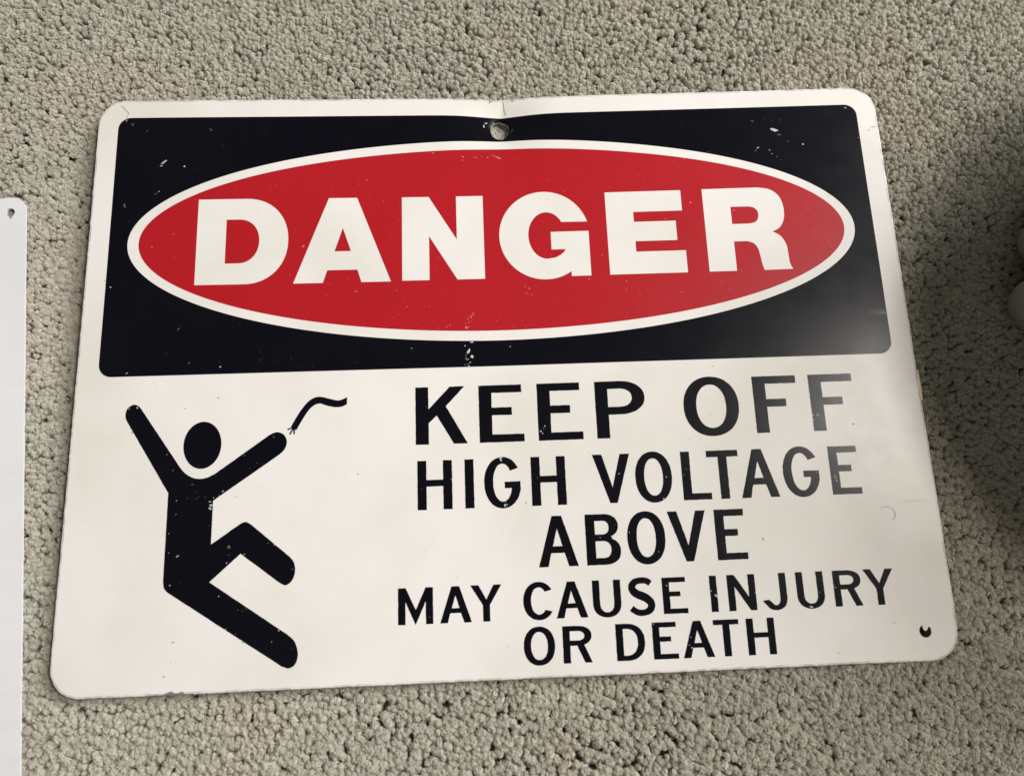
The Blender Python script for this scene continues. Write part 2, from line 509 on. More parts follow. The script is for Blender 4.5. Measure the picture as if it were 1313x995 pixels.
ng.interface.new_socket('Geometry', in_out='INPUT', socket_type='NodeSocketGeometry')
ng.interface.new_socket('Geometry', in_out='OUTPUT', socket_type='NodeSocketGeometry')
gi = ng.nodes.new('NodeGroupInput'); go = ng.nodes.new('NodeGroupOutput')
m2p = ng.nodes.new('GeometryNodeMeshToPoints')
iop = ng.nodes.new('GeometryNodeInstanceOnPoints')
ci = ng.nodes.new('GeometryNodeCollectionInfo'); ci.inputs['Collection'].default_value = lib
ci.inputs['Separate Children'].default_value = True; ci.inputs['Reset Children'].default_value = True
na = ng.nodes.new('GeometryNodeInputNamedAttribute'); na.data_type = 'FLOAT_VECTOR'; na.inputs['Name'].default_value = 'rot'
nb = ng.nodes.new('GeometryNodeInputNamedAttribute'); nb.data_type = 'FLOAT_VECTOR'; nb.inputs['Name'].default_value = 'scl'
e2r = ng.nodes.new('FunctionNodeEulerToRotation')
rv = ng.nodes.new('FunctionNodeRandomValue'); rv.data_type = 'INT'
rv.inputs[4].default_value = 0; rv.inputs[5].default_value = 9
L = ng.links.new
L(gi.outputs[0], m2p.inputs['Mesh']); L(m2p.outputs[0], iop.inputs['Points'])
L(ci.outputs[0], iop.inputs['Instance']); iop.inputs['Pick Instance'].default_value = True
L(rv.outputs[2], iop.inputs['Instance Index'])
L(na.outputs[0], e2r.inputs[0]); L(e2r.outputs[0], iop.inputs['Rotation'])
L(nb.outputs[0], iop.inputs['Scale']); L(iop.outputs[0], go.inputs[0])
md = pile.modifiers.new('tufts', 'NODES'); md.node_group = ng

# ------------------------------------------------------------------ the danger sign
sign = tag(link(bpy.data.objects.new('danger_sign', None)),
           'white rectangular high voltage danger sign with black header and red oval lying on carpet', 'sign')
sign.location = (0, 0, BASE_Z*MM); sign.empty_display_size = 0.05

def solid_panel(name, loops, thick, zfun, parent, mats, off, side_mat=1):
    bm = sheet(loops, 0.0) if zfun is None else zfun(loops)
    top = bm.faces[:]
    vmap = {}
    bedges = [e for e in bm.edges if len(e.link_faces) == 1]
    for v in bm.verts[:]:
        vmap[v] = bm.verts.new(v.co - Vector((0, 0, thick)))
    # rolled edge: a narrow chamfer ring between face and side
    for f in top:
        nf = bm.faces.new([vmap[v] for v in reversed(f.verts)]); nf.smooth = True
    for e in bedges:
        e.smooth = False
        f = e.link_faces[0]
        a, b = e.verts
        ls = [l for l in f.loops if l.edge == e][0]
        a, b = ls.vert, ls.link_loop_next.vert
        sf = bm.faces.new([b, a, vmap[a], vmap[b]]); sf.material_index = side_mat; sf.smooth = False
    return finish(name, bm, mats, parent, off)

HX, HY = 177.4, 126.6
outline = dens(rrect(-HX, HX, -HY, HY, 11.5, 12), 1.5, 0.22, 4.0)
# chipped nick on the right edge, small dents on the top edge
hole_pts = dens(spline([(HOLE[0]+4.2*math.cos(a)*(1.0+0.05*math.sin(3*a)), HOLE[1]-0.5+5.1*math.sin(a)*(1.0+0.06*math.cos(2*a+1)))
                        for a in [i*2*math.pi/14 for i in range(14)]], 3, True), 1.0, 0.25, 2.0)
HB = (164.5, -115.8)
hole_b = arc(HB[0], HB[1], 2.45, 2.45, 112, 422, 22)[:-1]+[(HB[0]+0.9, HB[1]+0.6), (HB[0]+0.1, HB[1]+0.0), (HB[0]-0.7, HB[1]+0.7)]
off = (0, 0, BASE_Z)
panel = solid_panel('panel', [outline, hole_pts, hole_b], 1.15, None, sign, [M_white, M_alu], off)

def rim(name, loop, zf, parent, o_, mat=None):
    bm = bmesh.new(); rows = []; n = len(loop)
    for i, p in enumerate(loop):
        a, b = loop[i-3], loop[(i+3) % n]
        dx, dy = b[0]-a[0], b[1]-a[1]; l = math.hypot(dx, dy) or 1
        nx, ny = dy/l, -dx/l
        k = 1+0.5*noise.noise(Vector((p[0]*0.25, p[1]*0.25, 2)))
        row_ = []
        for d, dz in ((-0.45*k, 0.035), (0.10, -0.03), (0.42, -0.28), (0.58, -0.65), (0.42, -1.2), (-0.2, -1.25)):
            x_, y_ = p[0]+nx*d, p[1]+ny*d
            row_.append(bm.verts.new((x_, y_, zf(p[0], p[1])+dz)))
        rows.append(row_)
    for i in range(n):
        for j in range(5):
            f = bm.faces.new([rows[i][j], rows[(i+1) % n][j], rows[(i+1) % n][j+1], rows[i][j+1]]); f.smooth = True
    bmesh.ops.recalc_face_normals(bm, faces=bm.faces[:])
    return finish(name, bm, mat or M_rim, parent, o_)
rim('rolled_edge', outline, sign_z, panel, off)
hdr_loop = dens(rrect(-168.8, 168.4, -1.5, 118.2, 5.5, 8), 3.0, 0.0)
header = finish('header_panel', sheet([hdr_loop, [(HOLE[0]+(x-HOLE[0])*1.012, HOLE[1]+(y-HOLE[1])*1.012) for x, y in hole_pts]], 0.05), M_black, sign, off)
EC = (-0.6, 57.5)
el_out = arc(EC[0], EC[1], 160.3, 47.7, 0, 360, 220)[:-1]
el_in = arc(EC[0], EC[1], 155.6, 43.3, 0, 360, 220)[:-1]
ring = finish('oval_border', sheet([el_out, el_in], 0.09), M_white, header, off)
red = finish('red_oval', sheet([el_in], 0.09), M_red, header, off)

# DANGER: heavy grotesque capitals
danger = {
 'D': [[(-131.4, 38.0)]+arc(-110.5, 57.8, 18.5, 19.9, -90, 90, 40, 2.12)+[(-131.4, 77.7)],
       [(-118.9, 67.9)]+arc(-113.3, 57.7, 8.8, 10.2, 90, -90, 28, 2.12)+[(-118.9, 47.5)]],
 'A': [[(-89.4, 37.7), (-76.7, 37.7), (-74.9, 43.5), (-61.9, 43.5), (-60.1, 37.7), (-47.4, 37.7), (-62.3, 77.5), (-74.7, 77.5)],
       [(-71.9, 52.2), (-68.4, 63.2), (-64.8, 52.2)]],
 'N': [[(-42.5, 37.9), (-30.65, 37.9), (-30.65, 58.5), (-18.5, 37.9), (-6.45, 37.9), (-6.45, 77.4), (-18.4, 77.4), (-18.4, 56.6), (-30.6, 77.4), (-42.5, 77.4)]],
 'G': [arc(20.5, 57.7, 20.1, 20.9, 16.4, 303.4, 64)+[(31.6, 38.0), (40.2, 38.0), (40.2, 59.1), (23.3, 59.1), (23.3, 50.7), (29.6, 50.7), (28.6, 49.2), (27.1, 48.0), (25.0, 46.9)]
       + arc(21.5, 57.5, 8.2, 11.1, 270, 34, 40)],
 'E': [[(48.5, 38.1), (82.9, 38.1), (82.9, 48.5), (60.75, 48.5), (60.75, 53.45), (79.5, 53.45), (79.5, 62.7), (60.75, 62.7), (60.75, 67.5), (82.8, 67.5), (82.8, 77.4), (48.5, 77.4)]],
 'R': [[(92.5, 38.1), (104.65, 38.1), (104.65, 51.9), (110.5, 51.9)]+spline([(110.5, 51.9), (113.4, 50.8), (115.1, 48.2), (115.8, 44.2), (116.2, 40.9), (116.9, 38.1)], 5)
       + [(129.6, 38.2)]+spline([(129.6, 38.2), (128.5, 41.2), (128.3, 45.2), (127.9, 49.8), (125.8, 53.9), (122.4, 56.1)], 5)
       + spline([(122.4, 56.1), (125.9, 58.0), (128.1, 61.8), (128.7, 66.1), (128.2, 70.5), (126.5, 74.0), (123.0, 76.6), (117.8, 77.6)], 5)+[(92.5, 77.5)],
       [(104.7, 68.5), (112.6, 68.5)]+spline([(112.6, 68.5), (115.3, 67.8), (116.8, 65.8), (116.7, 62.9), (115.2, 60.9), (112.2, 60.2)], 5)+[(104.7, 60.2)]],
}
for ch in 'DANGER':
    finish('letter', sheet(danger[ch], 0.13), M_white, header, off)

lines = [
 (-34.1, 24.3, 5.4, 3.3, [('K', -37.3, -15.8), ('E', -10.8, 7.9), ('E', 13.8, 32.5), ('P', 38.3, 59.3), ('O', 75.6, 99.1), ('F', 105.7, 124.4), ('F', 129.9, 148.7)]),
 (-60.8, 20.0, 3.7, 2.7, [('H', -36.8, -22.6), ('I', -17.4, -13.7), ('G', -9.5, 5.4), ('H', 9.9, 24.1), ('V', 35.5, 51.0), ('O', 52.9, 68.1), ('L', 72.3, 84.1), ('T', 83.1, 96.3), ('A', 96.5, 112.4), ('G', 114.6, 129.7), ('E', 134.4, 146.8)]),
 (-85.2, 20.1, 3.85, 2.7, [('A', 11.5, 27.5), ('B', 30.9, 44.9), ('O', 47.8, 63.3), ('V', 64.7, 80.4), ('E', 84.0, 96.5)]),
 (-105.05, 13.95, 2.85, 1.95, [('M', -44.9, -31.1), ('A', -28.4, -15.9), ('Y', -16.3, -3.9), ('C', 4.6, 15.8), ('A', 17.6, 30.2), ('U', 32.3, 43.6), ('S', 46.5, 57.1), ('E', 60.3, 70.1), ('I', 79.5, 82.4), ('N', 86.6, 97.9), ('J', 100.5, 110.5), ('U', 114.6, 125.8), ('R', 129.7, 141.0), ('Y', 142.3, 154.6)]),
 (-121.95, 13.85, 2.85, 1.95, [('O', 4.1, 16.4), ('R', 19.5, 30.9), ('D', 40.5, 51.9), ('E', 55.0, 64.9), ('A', 66.8, 79.2), ('T', 79.4, 89.6), ('H', 92.6, 103.9)]),
]
for v0, H_, s_, h_, row_ in lines:
    for ch, u0, u1 in row_:
        lp = [[(u0+x, v0+y) for x, y in loop] for loop in glyph(ch, u1-u0, H_, s_, h_)]
        lp = [dens(l_, 1.2, 0.10, 7.0) for l_ in lp]
        finish('letter', sheet(lp, 0.06), M_black, sign, off)

# falling figure pictogram and the broken wire
fig = (spline([(-154.6, -21.9), (-156.0, -19.3), (-156.3, -17.2), (-155.6, -15.0), (-153.6, -13.55), (-151.6, -13.9), (-150.0, -15.5)], 4)
       + [(-133.4, -39.4)]+spline([(-133.4, -39.4), (-131.3, -42.0), (-128.4, -44.1), (-125.0, -44.95), (-121.4, -44.4), (-118.3, -42.8)], 4)
       + spline([(-97.3, -27.9), (-94.6, -26.85), (-92.0, -27.6), (-90.5, -29.5), (-90.2, -31.8), (-91.0, -34.1), (-92.9, -36.1)], 4)
       + [(-119.0, -54.0), (-119.0, -71.2)]
       + spline([(-107.8, -63.6), (-105.7, -62.85), (-103.6, -63.9)], 4)
       + spline([(-88.0, -77.0), (-86.3, -79.0), (-85.5, -81.6), (-85.8, -84.6), (-87.1, -87.0), (-89.2, -88.1), (-91.6, -87.0)], 4)
       + [(-107.2, -75.3), (-118.9, -85.8)]
       + spline([(-88.0, -106.6), (-85.3, -109.0), (-83.9, -112.2), (-83.7, -115.2), (-84.7, -117.9), (-86.9, -119.2), (-89.9, -118.3)], 4)
       + spline([(-134.8, -89.2), (-136.4, -87.4), (-136.9, -84.7)], 4)+[(-137.05, -50.3)])
figure = finish('falling_figure', sheet([dens(fig, 1.5, 0.08, 1.0)], 0.06), M_black, sign, off)
finish('figure_head', sheet([arc(-124.4, -31.25, 7.65, 9.7, 0, 360, 56)[:-1]], 0.06), M_black, figure, off)
wire = (spline([(-88.7, -24.8), (-85.0, -18.4), (-81.2, -13.9), (-77.5, -12.5), (-73.3, -13.4), (-69.9, -14.3), (-67.9, -14.0), (-65.7, -13.0)], 5)
        + spline([(-65.8, -16.1), (-67.9, -17.0), (-70.6, -17.15), (-74.0, -16.4), (-77.2, -15.4), (-80.0, -16.6), (-82.5, -19.5), (-86.5, -26.4)], 5))
wire_o = finish('broken_wire', sheet([wire], 0.06), M_black, sign, off)
for a, b in (((-87.8, -25.3), (-90.0, -25.9)), ((-87.7, -25.3), (-89.1, -28.0)), ((-87.6, -25.4), (-87.3, -28.0))):
    m = ((a[0]+b[0])/2+0.15, (a[1]+b[1])/2+0.1)
    finish('frayed_strand', sheet([stroke(spline([a, m, b], 3), 0.62)], 0.075), M_black, wire_o, off)

# torn metal lip round the mounting hole
bm = bmesh.new()
rings = []
for i in range(44):
    a = i/44*2*math.pi
    row_ = []
    r0 = 4.55+0.25*math.sin(3*a+0.4)+0.15*math.sin(7*a)
    wdt = 0.55*max(0.08, 0.5+0.5*math.cos(a-0.35))
    for dr, dz in ((-0.15, -0.25), (0.0, 0.16), (wdt*0.5, 0.30), (wdt, 0.16), (wdt+0.2, -0.05)):
        uu = HOLE[0]+(r0+dr+0.45)*math.cos(a); vv = HOLE[1]-0.2+(r0+dr+0.5)*1.03*math.sin(a)
        row_.append(bm.verts.new((uu, vv, sign_z(uu, vv)+dz*max(0.25, 0.5+0.5*math.cos(a-0.35)))))
    rings.append(row_)
for i in range(44):
    for j in range(4):
        f = bm.faces.new([rings[i][j], rings[(i+1) % 44][j], rings[(i+1) % 44][j+1], rings[i][j+1]]); f.smooth = True
bmesh.ops.recalc_face_normals(bm, faces=bm.faces[:])
finish('hole_lip', bm, M_black, panel, off)

# chips with painted glints beside the top hole, scratches, specks: (u, v, length, width, angle deg)
def flecks(name, items, mat, dz, parent=sign, rough=0.35):
    out = bmesh.new(); rr = random.Random(len(items))
    for (u, v, ln, wd, an) in items:
        n = 7 if ln < 1.2 else 11
        ca, sa = math.cos(math.radians(an)), math.sin(math.radians(an))
        lp = []
        for i in range(n):
            a = i/n*2*math.pi
            k = 1+rr.uniform(-rough, rough)
            x_, y_ = 0.43*ln*k*math.cos(a), 0.40*wd*k*math.sin(a)
            lp.append((u+x_*ca-y_*sa, v+x_*sa+y_*ca))
        vs_ = [out.verts.new((x_, y_, sign_z(x_, y_)+dz)) for x_, y_ in lp]
        c = out.verts.new((u, v, sign_z(u, v)+dz))
        for i in range(n):
            out.faces.new([vs_[i], vs_[(i+1) % n], c])
    for f in out.faces:
        f.normal_update()
        if f.normal.z < 0: f.normal_flip()
    o = finish(name, out, mat, parent, off)
    o['kind'] = 'stuff'
    return o
CHIPS_GLINTS = [(-147.51, 96.21, 3.22, 0.93, 41), (-148.69, 94.32, 1.35, 0.62, -1), (-138.55, 93.91, 0.94, 0.73, -1), (-148.85, 82.04, 0.93, 0.51, 29), (-165.34, 116.74, 0.73, 1.15, -1), (-166.63, 37.97, 0.90, 0.50, -2), (-157.09, -0.05, 1.17, 0.39, 18), (-118.74, 1.61, 0.84, 0.74, -2), (-131.69, 3.54, 0.44, 0.39, -2), (129.07, 106.14, 3.64, 1.54, -20), (141.41, 98.56, 1.10, 0.93, -2), (120.54, 97.46, 1.42, 0.49, 23), (125.71, 96.03, 0.99, 0.38, -52), (126.59, 94.21, 0.55, 0.49, -2), (163.55, 116.49, 1.45, 0.50, -22), (-12.98, 9.35, 2.03, 0.81, -2), (-14.50, 5.44, 2.63, 1.32, 58), (-13.15, 3.03, 1.32, 1.82, 18), (-15.20, 1.78, 1.52, 0.40, 8), (-13.92, 0.44, 1.11, 0.45, 18), (-15.69, 2.43, 0.45, 0.45, -2), (-14.52, -1.11, 1.11, 0.45, -2), (-15.97, 7.85, 0.61, 0.91, 18), (-15.00, -0.31, 0.50, 0.30, -2), (-16.27, -0.53, 0.35, 0.30, -2), (3.33, 6.87, 0.51, 0.46, -2), (-38.68, 7.33, 0.60, 0.40, -2), (-15.66, 3.63, 0.35, 0.46, -2), (-3.80, 115.36, 1.65, 0.66, 13), (-4.84, 113.70, 0.66, 1.98, 14), (14.82, -30.06, 1.09, 0.70, 38), (15.37, -31.04, 0.79, 0.60, -2), (16.51, -27.96, 0.70, 0.60, -2), (15.97, -28.95, 0.40, 0.40, -2), (-10.16, -10.02, 0.40, 0.80, -2), (-2.44, -40.80, 1.48, 0.98, -2), (-2.33, -41.79, 0.88, 0.98, -2), (-1.27, -60.06, 0.97, 1.55, -2), (-0.43, -59.85, 0.58, 0.87, -2), (-0.74, -58.78, 0.39, 0.39, -2), (-22.96, -48.66, 0.68, 0.34, -2), (46.19, -48.94, 0.69, 0.64, -2), (65.79, -51.02, 0.59, 0.59, -2), (63.91, -59.91, 0.88, 0.69, 38), (132.11, -27.04, 1.52, 0.35, 18), (131.73, -27.63, 0.41, 0.71, -2), (132.65, -27.57, 0.91, 0.30, 28), (130.15, -27.27, 0.61, 1.11, -2), (130.13, -29.41, 0.51, 1.21, -2), (136.06, -53.18, 0.40, 1.50, 4), (136.51, -55.06, 0.60, 1.49, 4), (136.41, -53.93, 0.35, 1.49, 4), (128.61, -51.19, 0.45, 0.45, -2), (36.75, -74.37, 0.43, 0.43, -2), (48.73, -72.84, 0.53, 0.53, -2), (60.03, -80.95, 0.35, 0.34, -2), (62.13, -94.17, 0.62, 0.57, -2), (81.84, -98.94, 1.72, 0.77, -40), (79.83, -96.93, 0.77, 0.48, -2), (70.26, -118.15, 0.75, 0.56, 28), (69.37, -117.09, 0.38, 0.38, -2), (70.10, -114.22, 0.38, 0.38, -2), (55.70, -108.70, 0.43, 0.66, -2), (119.74, -104.70, 1.73, 0.72, -12), (123.83, -99.13, 0.58, 0.30, -2), (97.76, -98.33, 0.48, 0.67, -2), (130.34, -97.65, 0.87, 0.48, -2), (129.96, -96.80, 0.39, 0.30, -2), (76.85, -15.87, 0.56, 0.56, -2), (-151.66, -14.92, 0.68, 0.97, 8), (-154.91, -15.22, 0.87, 0.30, 48), (-115.27, -50.34, 0.86, 0.43, 28), (-120.15, -54.35, 1.33, 0.38, -2), (-118.81, -52.73, 0.43, 0.43, -2), (-119.71, -55.69, 1.42, 0.76, -2), (-116.71, -52.10, 0.76, 0.38, 28), (-119.92, -57.15, 1.61, 0.94, -22), (-119.77, -56.31, 0.95, 0.38, -2), (-131.72, -75.25, 1.49, 0.60, 23), (-112.42, -78.62, 0.75, 0.56, -2), (-134.16, -86.41, 0.65, 0.51, -2), (-94.06, -72.26, 0.75, 0.42, -42), (-114.95, -91.23, 0.60, 0.46, -2), (-86.53, -82.06, 0.42, 0.37, -2), (-135.73, -66.41, 0.47, 0.47, -2), (-105.65, -75.52, 0.56, 0.37, -2), (-111.86, -103.72, 0.64, 0.41, -2), (-91.21, -105.02, 0.92, 0.41, -32), (-93.84, -109.10, 0.41, 0.37, -2), (-133.59, -53.44, 0.47, 0.43, -2), (-133.38, -58.78, 0.38, 0.38, -2), (-135.38, -73.82, 0.37, 0.37, -2)]
SCUFFS = [(-162.54, 114.92, 1.47, 1.57, -1), (-155.93, 111.56, 0.94, 0.73, -1), (-127.88, 111.77, 2.21, 0.95, -36), (-150.32, 80.93, 2.06, 0.51, 29), (-163.38, 75.49, 1.12, 2.86, 21), (-136.82, 18.63, 1.88, 0.59, 43), (131.00, 103.71, 2.20, 0.88, -2), (119.40, 96.05, 2.19, 0.38, 43), (134.73, 100.27, 1.32, 0.38, 8), (128.61, 92.65, 1.09, 0.49, 38), (132.08, 111.60, 0.55, 0.55, -2), (132.33, 110.37, 0.50, 0.50, -2), (119.39, 111.08, 1.88, 0.66, -32), (-138.45, -34.73, 1.24, 0.53, 33), (-135.68, -41.21, 0.76, 0.95, -2), (-127.61, -47.17, 1.80, 0.43, -2), (-133.50, -53.39, 0.66, 0.57, -2), (-125.65, -52.96, 0.66, 0.43, -2), (-129.34, -52.68, 0.52, 0.38, -2), (-126.27, -50.08, 0.52, 0.33, -2), (-122.14, -52.38, 0.47, 0.47, -2), (-124.74, -52.28, 0.43, 0.33, -2), (-111.85, -72.42, 1.31, 1.59, -2), (-111.71, -75.66, 1.03, 0.30, -2), (-96.43, -71.62, 0.56, 0.47, -2), (-129.99, -85.31, 0.46, 0.42, -2), (-107.35, -96.71, 0.55, 0.41, -2), (-105.49, -97.23, 0.74, 0.41, -2), (-95.64, -28.89, 0.48, 1.45, 3), (-115.26, -50.45, 1.14, 0.48, 28), (-107.19, -36.11, 1.15, 0.43, 28), (74.18, -47.99, 1.29, 0.50, 38), (73.22, -50.41, 0.79, 0.44, 28), (40.79, -52.17, 0.49, 0.44, -2), (12.34, -49.42, 0.59, 0.49, -2), (-35.14, -52.34, 0.44, 0.44, -2), (126.43, -42.67, 1.00, 0.55, -42), (59.99, -80.81, 0.48, 0.48, -2), (128.77, 110.78, 0.50, 0.50, -2), (125.04, 112.12, 0.55, 0.44, -2)]
SCRATCHES = [(-28.29, 99.03, 1.18, 0.64, 19), (-14.77, 96.98, 1.83, 0.43, -45), (-15.18, 95.30, 0.54, 0.54, -1), (-14.38, 95.17, 0.48, 0.48, -1), (-8.95, 96.64, 2.59, 0.32, -5), (-6.13, 96.94, 0.65, 0.32, -0), (-3.54, 96.68, 1.19, 0.49, 45), (0.79, 96.71, 4.99, 0.49, -23), (1.59, 96.14, 2.38, 0.76, -13), (23.49, 84.01, 0.48, 0.48, -2), (30.20, 78.69, 0.64, 0.43, -2), (-15.11, 16.05, 1.12, 1.73, -2), (-14.08, 16.29, 0.51, 0.71, -2), (-13.88, 18.16, 0.35, 1.02, -2), (-14.50, 19.78, 0.61, 0.36, 18), (-12.94, 20.81, 0.36, 1.54, 8), (-12.14, 21.87, 0.36, 2.05, -11), (-13.61, 20.56, 0.92, 0.31, 28), (-12.73, 18.93, 0.41, 0.41, -2), (-15.32, 17.66, 0.41, 0.41, -2), (-22.22, 17.04, 0.35, 1.32, -22), (-23.51, 16.54, 0.35, 0.92, -22), (-85.44, 54.85, 1.34, 0.92, 44), (-50.51, 75.65, 0.58, 0.58, -1), (-62.60, 33.46, 1.33, 0.46, -11), (-73.95, 37.00, 0.71, 0.36, -1), (-90.73, 41.48, 0.46, 0.41, -1), (86.86, 71.25, 0.70, 0.97, -2), (55.39, 34.92, 0.47, 0.73, -2), (55.12, 31.24, 0.47, 0.83, -2), (74.94, 63.73, 0.96, 0.48, -2), (45.58, 47.38, 0.53, 0.53, -2), (39.16, 36.29, 1.15, 0.47, -22), (30.21, 78.70, 0.86, 0.38, -2), (79.34, 29.07, 0.73, 0.52, -2), (106.13, 66.79, 0.54, 0.86, -2), (-150.37, 56.01, 0.56, 1.11, 14), (-141.51, 61.77, 0.61, 0.61, -1), (11.27, 30.78, 1.04, 0.41, 28), (12.66, 32.92, 0.42, 1.56, 8), (10.88, 33.80, 0.73, 0.31, 38), (13.57, 29.88, 0.73, 0.36, -2)]
DIRT = [(-60.87, -45.16, 0.72, 0.63, -2), (103.21, -77.65, 0.78, 1.27, -2), (-118.83, -11.75, 0.98, 0.59, 18), (-132.11, -15.80, 0.58, 0.48, -2), (-110.05, -52.67, 0.57, 0.48, -2), (-153.02, -25.04, 1.25, 0.67, -22), (-104.80, -108.86, 1.01, 0.73, -22), (-131.66, -107.78, 1.18, 0.55, -2), (-134.51, -120.24, 1.08, 0.72, 28), (-132.12, -115.25, 0.90, 0.30, 38), (146.86, -31.67, 1.22, 0.51, -2), (7.36, -59.41, 0.49, 1.26, -2), (-34.24, -77.24, 0.43, 0.43, -2), (86.77, -25.68, 0.60, 0.60, -2), (77.18, -35.60, 0.50, 0.50, -2), (89.59, -4.61, 0.72, 0.51, 28), (-2.28, -114.71, 0.65, 0.42, -2), (128.80, -122.65, 0.76, 0.43, -2), (152.52, -112.13, 0.86, 0.43, -2), (128.82, -122.54, 0.66, 0.47, -2), (175.14, 106.35, 2.78, 0.39, 10), (172.96, 104.71, 1.66, 0.39, 38), (167.45, 101.10, 0.50, 0.44, -2), (139.63, 38.89, 0.64, 0.58, -2), (139.64, 38.95, 0.64, 0.53, -2), (-178.10, 111.08, 0.94, 3.14, 3), (-177.79, 41.60, 0.50, 1.10, -2), (-169.11, 41.09, 0.40, 1.00, -2), (-178.01, 83.05, 0.62, 1.34, -1)]
def on_print(u, v):
    return -168 < u < 168 and -1 < v < 118 and ((u-EC[0])/162)**2+((v-EC[1])/49)**2 > 1
rr = random.Random(21)
tries = 0
while tries < 140:
    tries += 1
    u, v = rr.uniform(-167, 167), rr.uniform(-0.5, 117)
    if on_print(u, v) and math.hypot(u-HOLE[0], v-HOLE[1]) > 8:
        if tries % 4 == 0: SCUFFS.append((u, v, rr.uniform(0.25, 0.6), rr.uniform(0.2, 0.4), rr.uniform(0, 180)))
    elif tries % 5 == 0: SCRATCHES.append((u, v, rr.uniform(0.25, 0.5), 0.25, rr.uniform(0, 180)))
DIRT = [d for d in DIRT if abs(d[0]) < 176]
for i in range(40):
    DIRT.append((rr.uniform(-172, 172), rr.uniform(-124, -3), rr.uniform(0.2, 0.45), rr.uniform(0.2, 0.35), rr.uniform(0, 180)))
def thin(pts_, w, mat, name, dz=0.14):
    o = finish(name, sheet([stroke(pts_, w)], dz), mat, panel, off)
    return o
flecks('chips_and_glints', CHIPS_GLINTS, M_chip_glint, 0.15)  # two flecks left of the top hole paint a whitish glow
flecks('scuff_marks', SCUFFS, M_scuff, 0.145)
flecks('scratch_marks', SCRATCHES, M_pink, 0.12, header)
flecks('dirt_specks', DIRT, M_dirt, 0.14)
SHEEN_STREAKS = [(rr.uniform(138, 173), rr.uniform(-124, -92), rr.uniform(2, 9), rr.uniform(0.15, 0.35), rr.uniform(-4, 3)) for _ in range(14)]
SHEEN_STREAKS = [q for q in SHEEN_STREAKS if q[0]+q[2]/2 < 176 and not (q[1] > -107 and q[0]-q[2]/2 < 157) and math.hypot(q[0]-HB[0], q[1]-HB[1]) > 8]
flecks('sheen_scratches', SHEEN_STREAKS, M_cool, 0.05)  # pale scratches that put the lower right corner's sheen into colour
thin(spline([(-168.1, 124.5), (-166.5, 122.6), (-164.7, 120.6), (-165.2, 119.0), (-165.3, 117.4)], 4), 0.28, M_dirt, 'crack')
thin(spline([(4.4, 126.6), (4.7, 124.5), (4.9, 122.0), (5.6, 119.4)], 4), 0.30, M_dirt, 'crack')
thin(arc(155.5, -69.5, 3.6, 3.0, 125, -55, 22), 0.13, M_dirt, 'ring_scratch')
# worn spots where bare metal shows: bottom edge and right edge
finish('bare_spot', sheet([dens([(-134.8, -126.9), (-132.6, -125.9), (-131.2, -125.6), (-130.2, -126.3), (-128.6, -126.2), (-127.4, -125.8), (-126.0, -126.9)], 0.5, 0.3, 3.0)], 0.05), M_alu, panel, off)
bm = bmesh.new()
prev = None
for i in range(14):
    v = -9.3-13.2*i/13; w_ = 0.18+0.16*math.sin(i/13*math.pi)
    zz = sign_z(177.6, v)
    ringv = [bm.verts.new((177.5-w_*1.3, v, zz+0.10)), bm.verts.new((178.1+w_*1.0, v, zz-0.05)), bm.verts.new((178.2+w_*1.0, v, zz-1.0)), bm.verts.new((177.4, v, zz-1.0))]
    if prev:
        for a, b in ((0, 1), (1, 2), (2, 3)): bm.faces.new([prev[a], prev[b], ringv[b], ringv[a]])
    prev = ringv
bmesh.ops.recalc_face_normals(bm, faces=bm.faces[:])
finish('bare_edge', bm, M_brass, panel, off)


# ------------------------------------------------------------------ blank white sign lying at the left
s2 = tag(link(bpy.data.objects.new('blank_sign', None)), 'plain white metal sign at the left edge with a small hole in its corner', 'sign')
s2.location = (S2_LOC[0]*MM, S2_LOC[1]*MM, -4.2*MM); s2.rotation_euler = (0, 0, S2_ANG)
def flat(loops):
    vecs = [[Vector((x, y, 0)) for x, y in lp] for lp in loops]
    bm = bmesh.new(); bv = [bm.verts.new(p) for lp in vecs for p in lp]
    for tri in tessellate_polygon(vecs):
        bm.faces.new([bv[i] for i in tri])
    for y_ in range(-240, 0, 12):
        bmesh.ops.bisect_plane(bm, geom=bm.verts[:]+bm.edges[:]+bm.faces[:], plane_co=(0, y_, 0), plane_no=(0, 1, 0), dist=1e-4)
    for v in bm.verts: v.co.z = 0.5+0.5*noise.noise(Vector((v.co.x*0.02, v.co.y*0.015, 8)))
    for f in bm.faces:
        f.normal_update()
        if f.normal.z < 0: f.normal_flip()
        f.smooth = True
    return bm
o2 = dens(rrect(-S2_W, 0, -S2_H, 4.5, 6.5, 8), 2.0, 0.30, 31.0)
h2 = spline([(-6.6+1.95*math.cos(a), -2.6+1.95*math.sin(a)-(1.1 if 4.2 < a < 5.2 else 0)) for a in [i*2*math.pi/14 for i in range(14)]], 2, True)
p2 = solid_panel('panel', [o2, h2], 1.0, flat, s2, [M_cool, M_cool], (0, 0, 0))

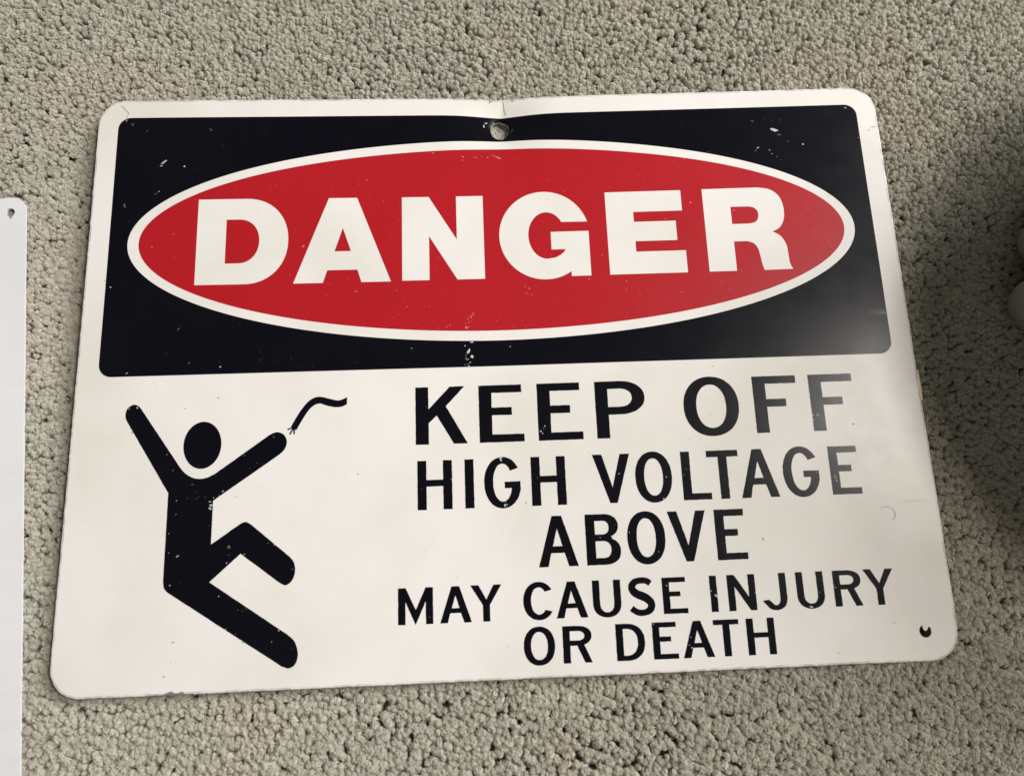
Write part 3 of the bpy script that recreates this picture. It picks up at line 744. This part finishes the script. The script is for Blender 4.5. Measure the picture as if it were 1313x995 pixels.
# ------------------------------------------------------------------ grey furniture at the right edge (only a caster shows; the unseen stool is added to cast shadow)
stool = tag(link(bpy.data.objects.new('blocker_stool', None)), 'grey furniture caster standing on carpet at the right edge, under an added unseen stool that casts the shadow', 'stool')
SC = (0.374, 0.018)
stool.location = (SC[0], SC[1], -0.004)
def lathe(name, prof, mat, parent, loc=(0, 0, 0), rot=(0, 0, 0), n=40):
    bm = bmesh.new(); rows = []
    for r, z in prof:
        rows.append([bm.verts.new((r*math.cos(i/n*2*math.pi), r*math.sin(i/n*2*math.pi), z)) for i in range(n)])
    for a, b in zip(rows, rows[1:]):
        for i in range(n):
            f = bm.faces.new([a[i], a[(i+1) % n], b[(i+1) % n], b[i]]); f.smooth = True
    for rw, flip in ((rows[0], True), (rows[-1], False)):
        bm.faces.new(list(reversed(rw)) if flip else rw)
    bmesh.ops.remove_doubles(bm, verts=bm.verts[:], dist=1e-6)
    bmesh.ops.recalc_face_normals(bm, faces=bm.faces[:])
    me = bpy.data.meshes.new(name); bm.to_mesh(me); bm.free(); me.materials.append(mat)
    o = link(bpy.data.objects.new(name, me), parent)
    o.location = loc; o.rotation_euler = rot
    return o
blocker_r = 0.13  # unseen top and drum below it, shaped to block light on the carpet
lathe('blocker_seat', [(0.02, 0.104), (blocker_r-0.02, 0.104), (blocker_r-0.004, 0.110), (blocker_r, 0.122), (blocker_r-0.006, 0.136), (blocker_r-0.03, 0.144), (0.02, 0.146)], M_blocker, stool)
lathe('blocker_body', [(0.03, 0.048), (blocker_r-0.02, 0.048), (blocker_r-0.012, 0.054), (blocker_r-0.006, 0.103), (0.05, 0.103)], M_blocker, stool)
CAST = (0.2345, 0.0175)
d0 = Vector((CAST[0]+0.006-SC[0], CAST[1]+0.008-SC[1]))
ang0 = math.atan2(d0.y, d0.x); Rr = d0.length
def tube(name, pts_, rad, mat, parent, n=14):
    bm = bmesh.new(); rows = []
    for i, p in enumerate(pts_):
        a = Vector(pts_[max(i-1, 0)]); b = Vector(pts_[min(i+1, len(pts_)-1)])
        t = (b-a).normalized(); s_ = t.cross(Vector((0, 0, 1))).normalized(); w_ = s_.cross(t)
        rows.append([bm.verts.new(Vector(p)+rad*(s_*math.cos(k/n*6.28318)+w_*math.sin(k/n*6.28318))) for k in range(n)])
    for a, b in zip(rows, rows[1:]):
        for i in range(n):
            f = bm.faces.new([a[i], a[(i+1) % n], b[(i+1) % n], b[i]]); f.smooth = True
    bm.faces.new(rows[0]); bm.faces.new(rows[-1])
    bmesh.ops.recalc_face_normals(bm, faces=bm.faces[:])
    me = bpy.data.meshes.new(name); bm.to_mesh(me); bm.free(); me.materials.append(mat)
    return link(bpy.data.objects.new(name, me), parent)
for k in range(5):
    a = ang0+k*2*math.pi/5
    dx, dy = math.cos(a), math.sin(a)
    tube('leg', [(dx*0.02, dy*0.02, 0.085), (dx*0.12, dy*0.12, 0.08), (dx*(Rr-0.01), dy*(Rr-0.01), 0.062), (dx*(Rr+0.004), dy*(Rr+0.004), 0.058)], 0.011, M_grey, stool)
    cx, cy = dx*Rr, dy*Rr
    cas = lathe('caster', [(0.004, 0.026), (0.006, 0.03), (0.006, 0.06), (0.004, 0.062)], M_grey, stool, (cx, cy, 0), (0, 0, -0.34))
    prof = [(0.003, -0.0135), (0.011, -0.0125), (0.0175, -0.009), (0.0212, -0.0045), (0.0225, 0.0), (0.0212, 0.0045), (0.0175, 0.009), (0.011, 0.0125), (0.003, 0.0135)]
    for sgn in (-1, 1):
        lathe('wheel', prof, M_grey, cas, (0, sgn*0.0148, 0.0225), (math.radians(90), 0, 0))
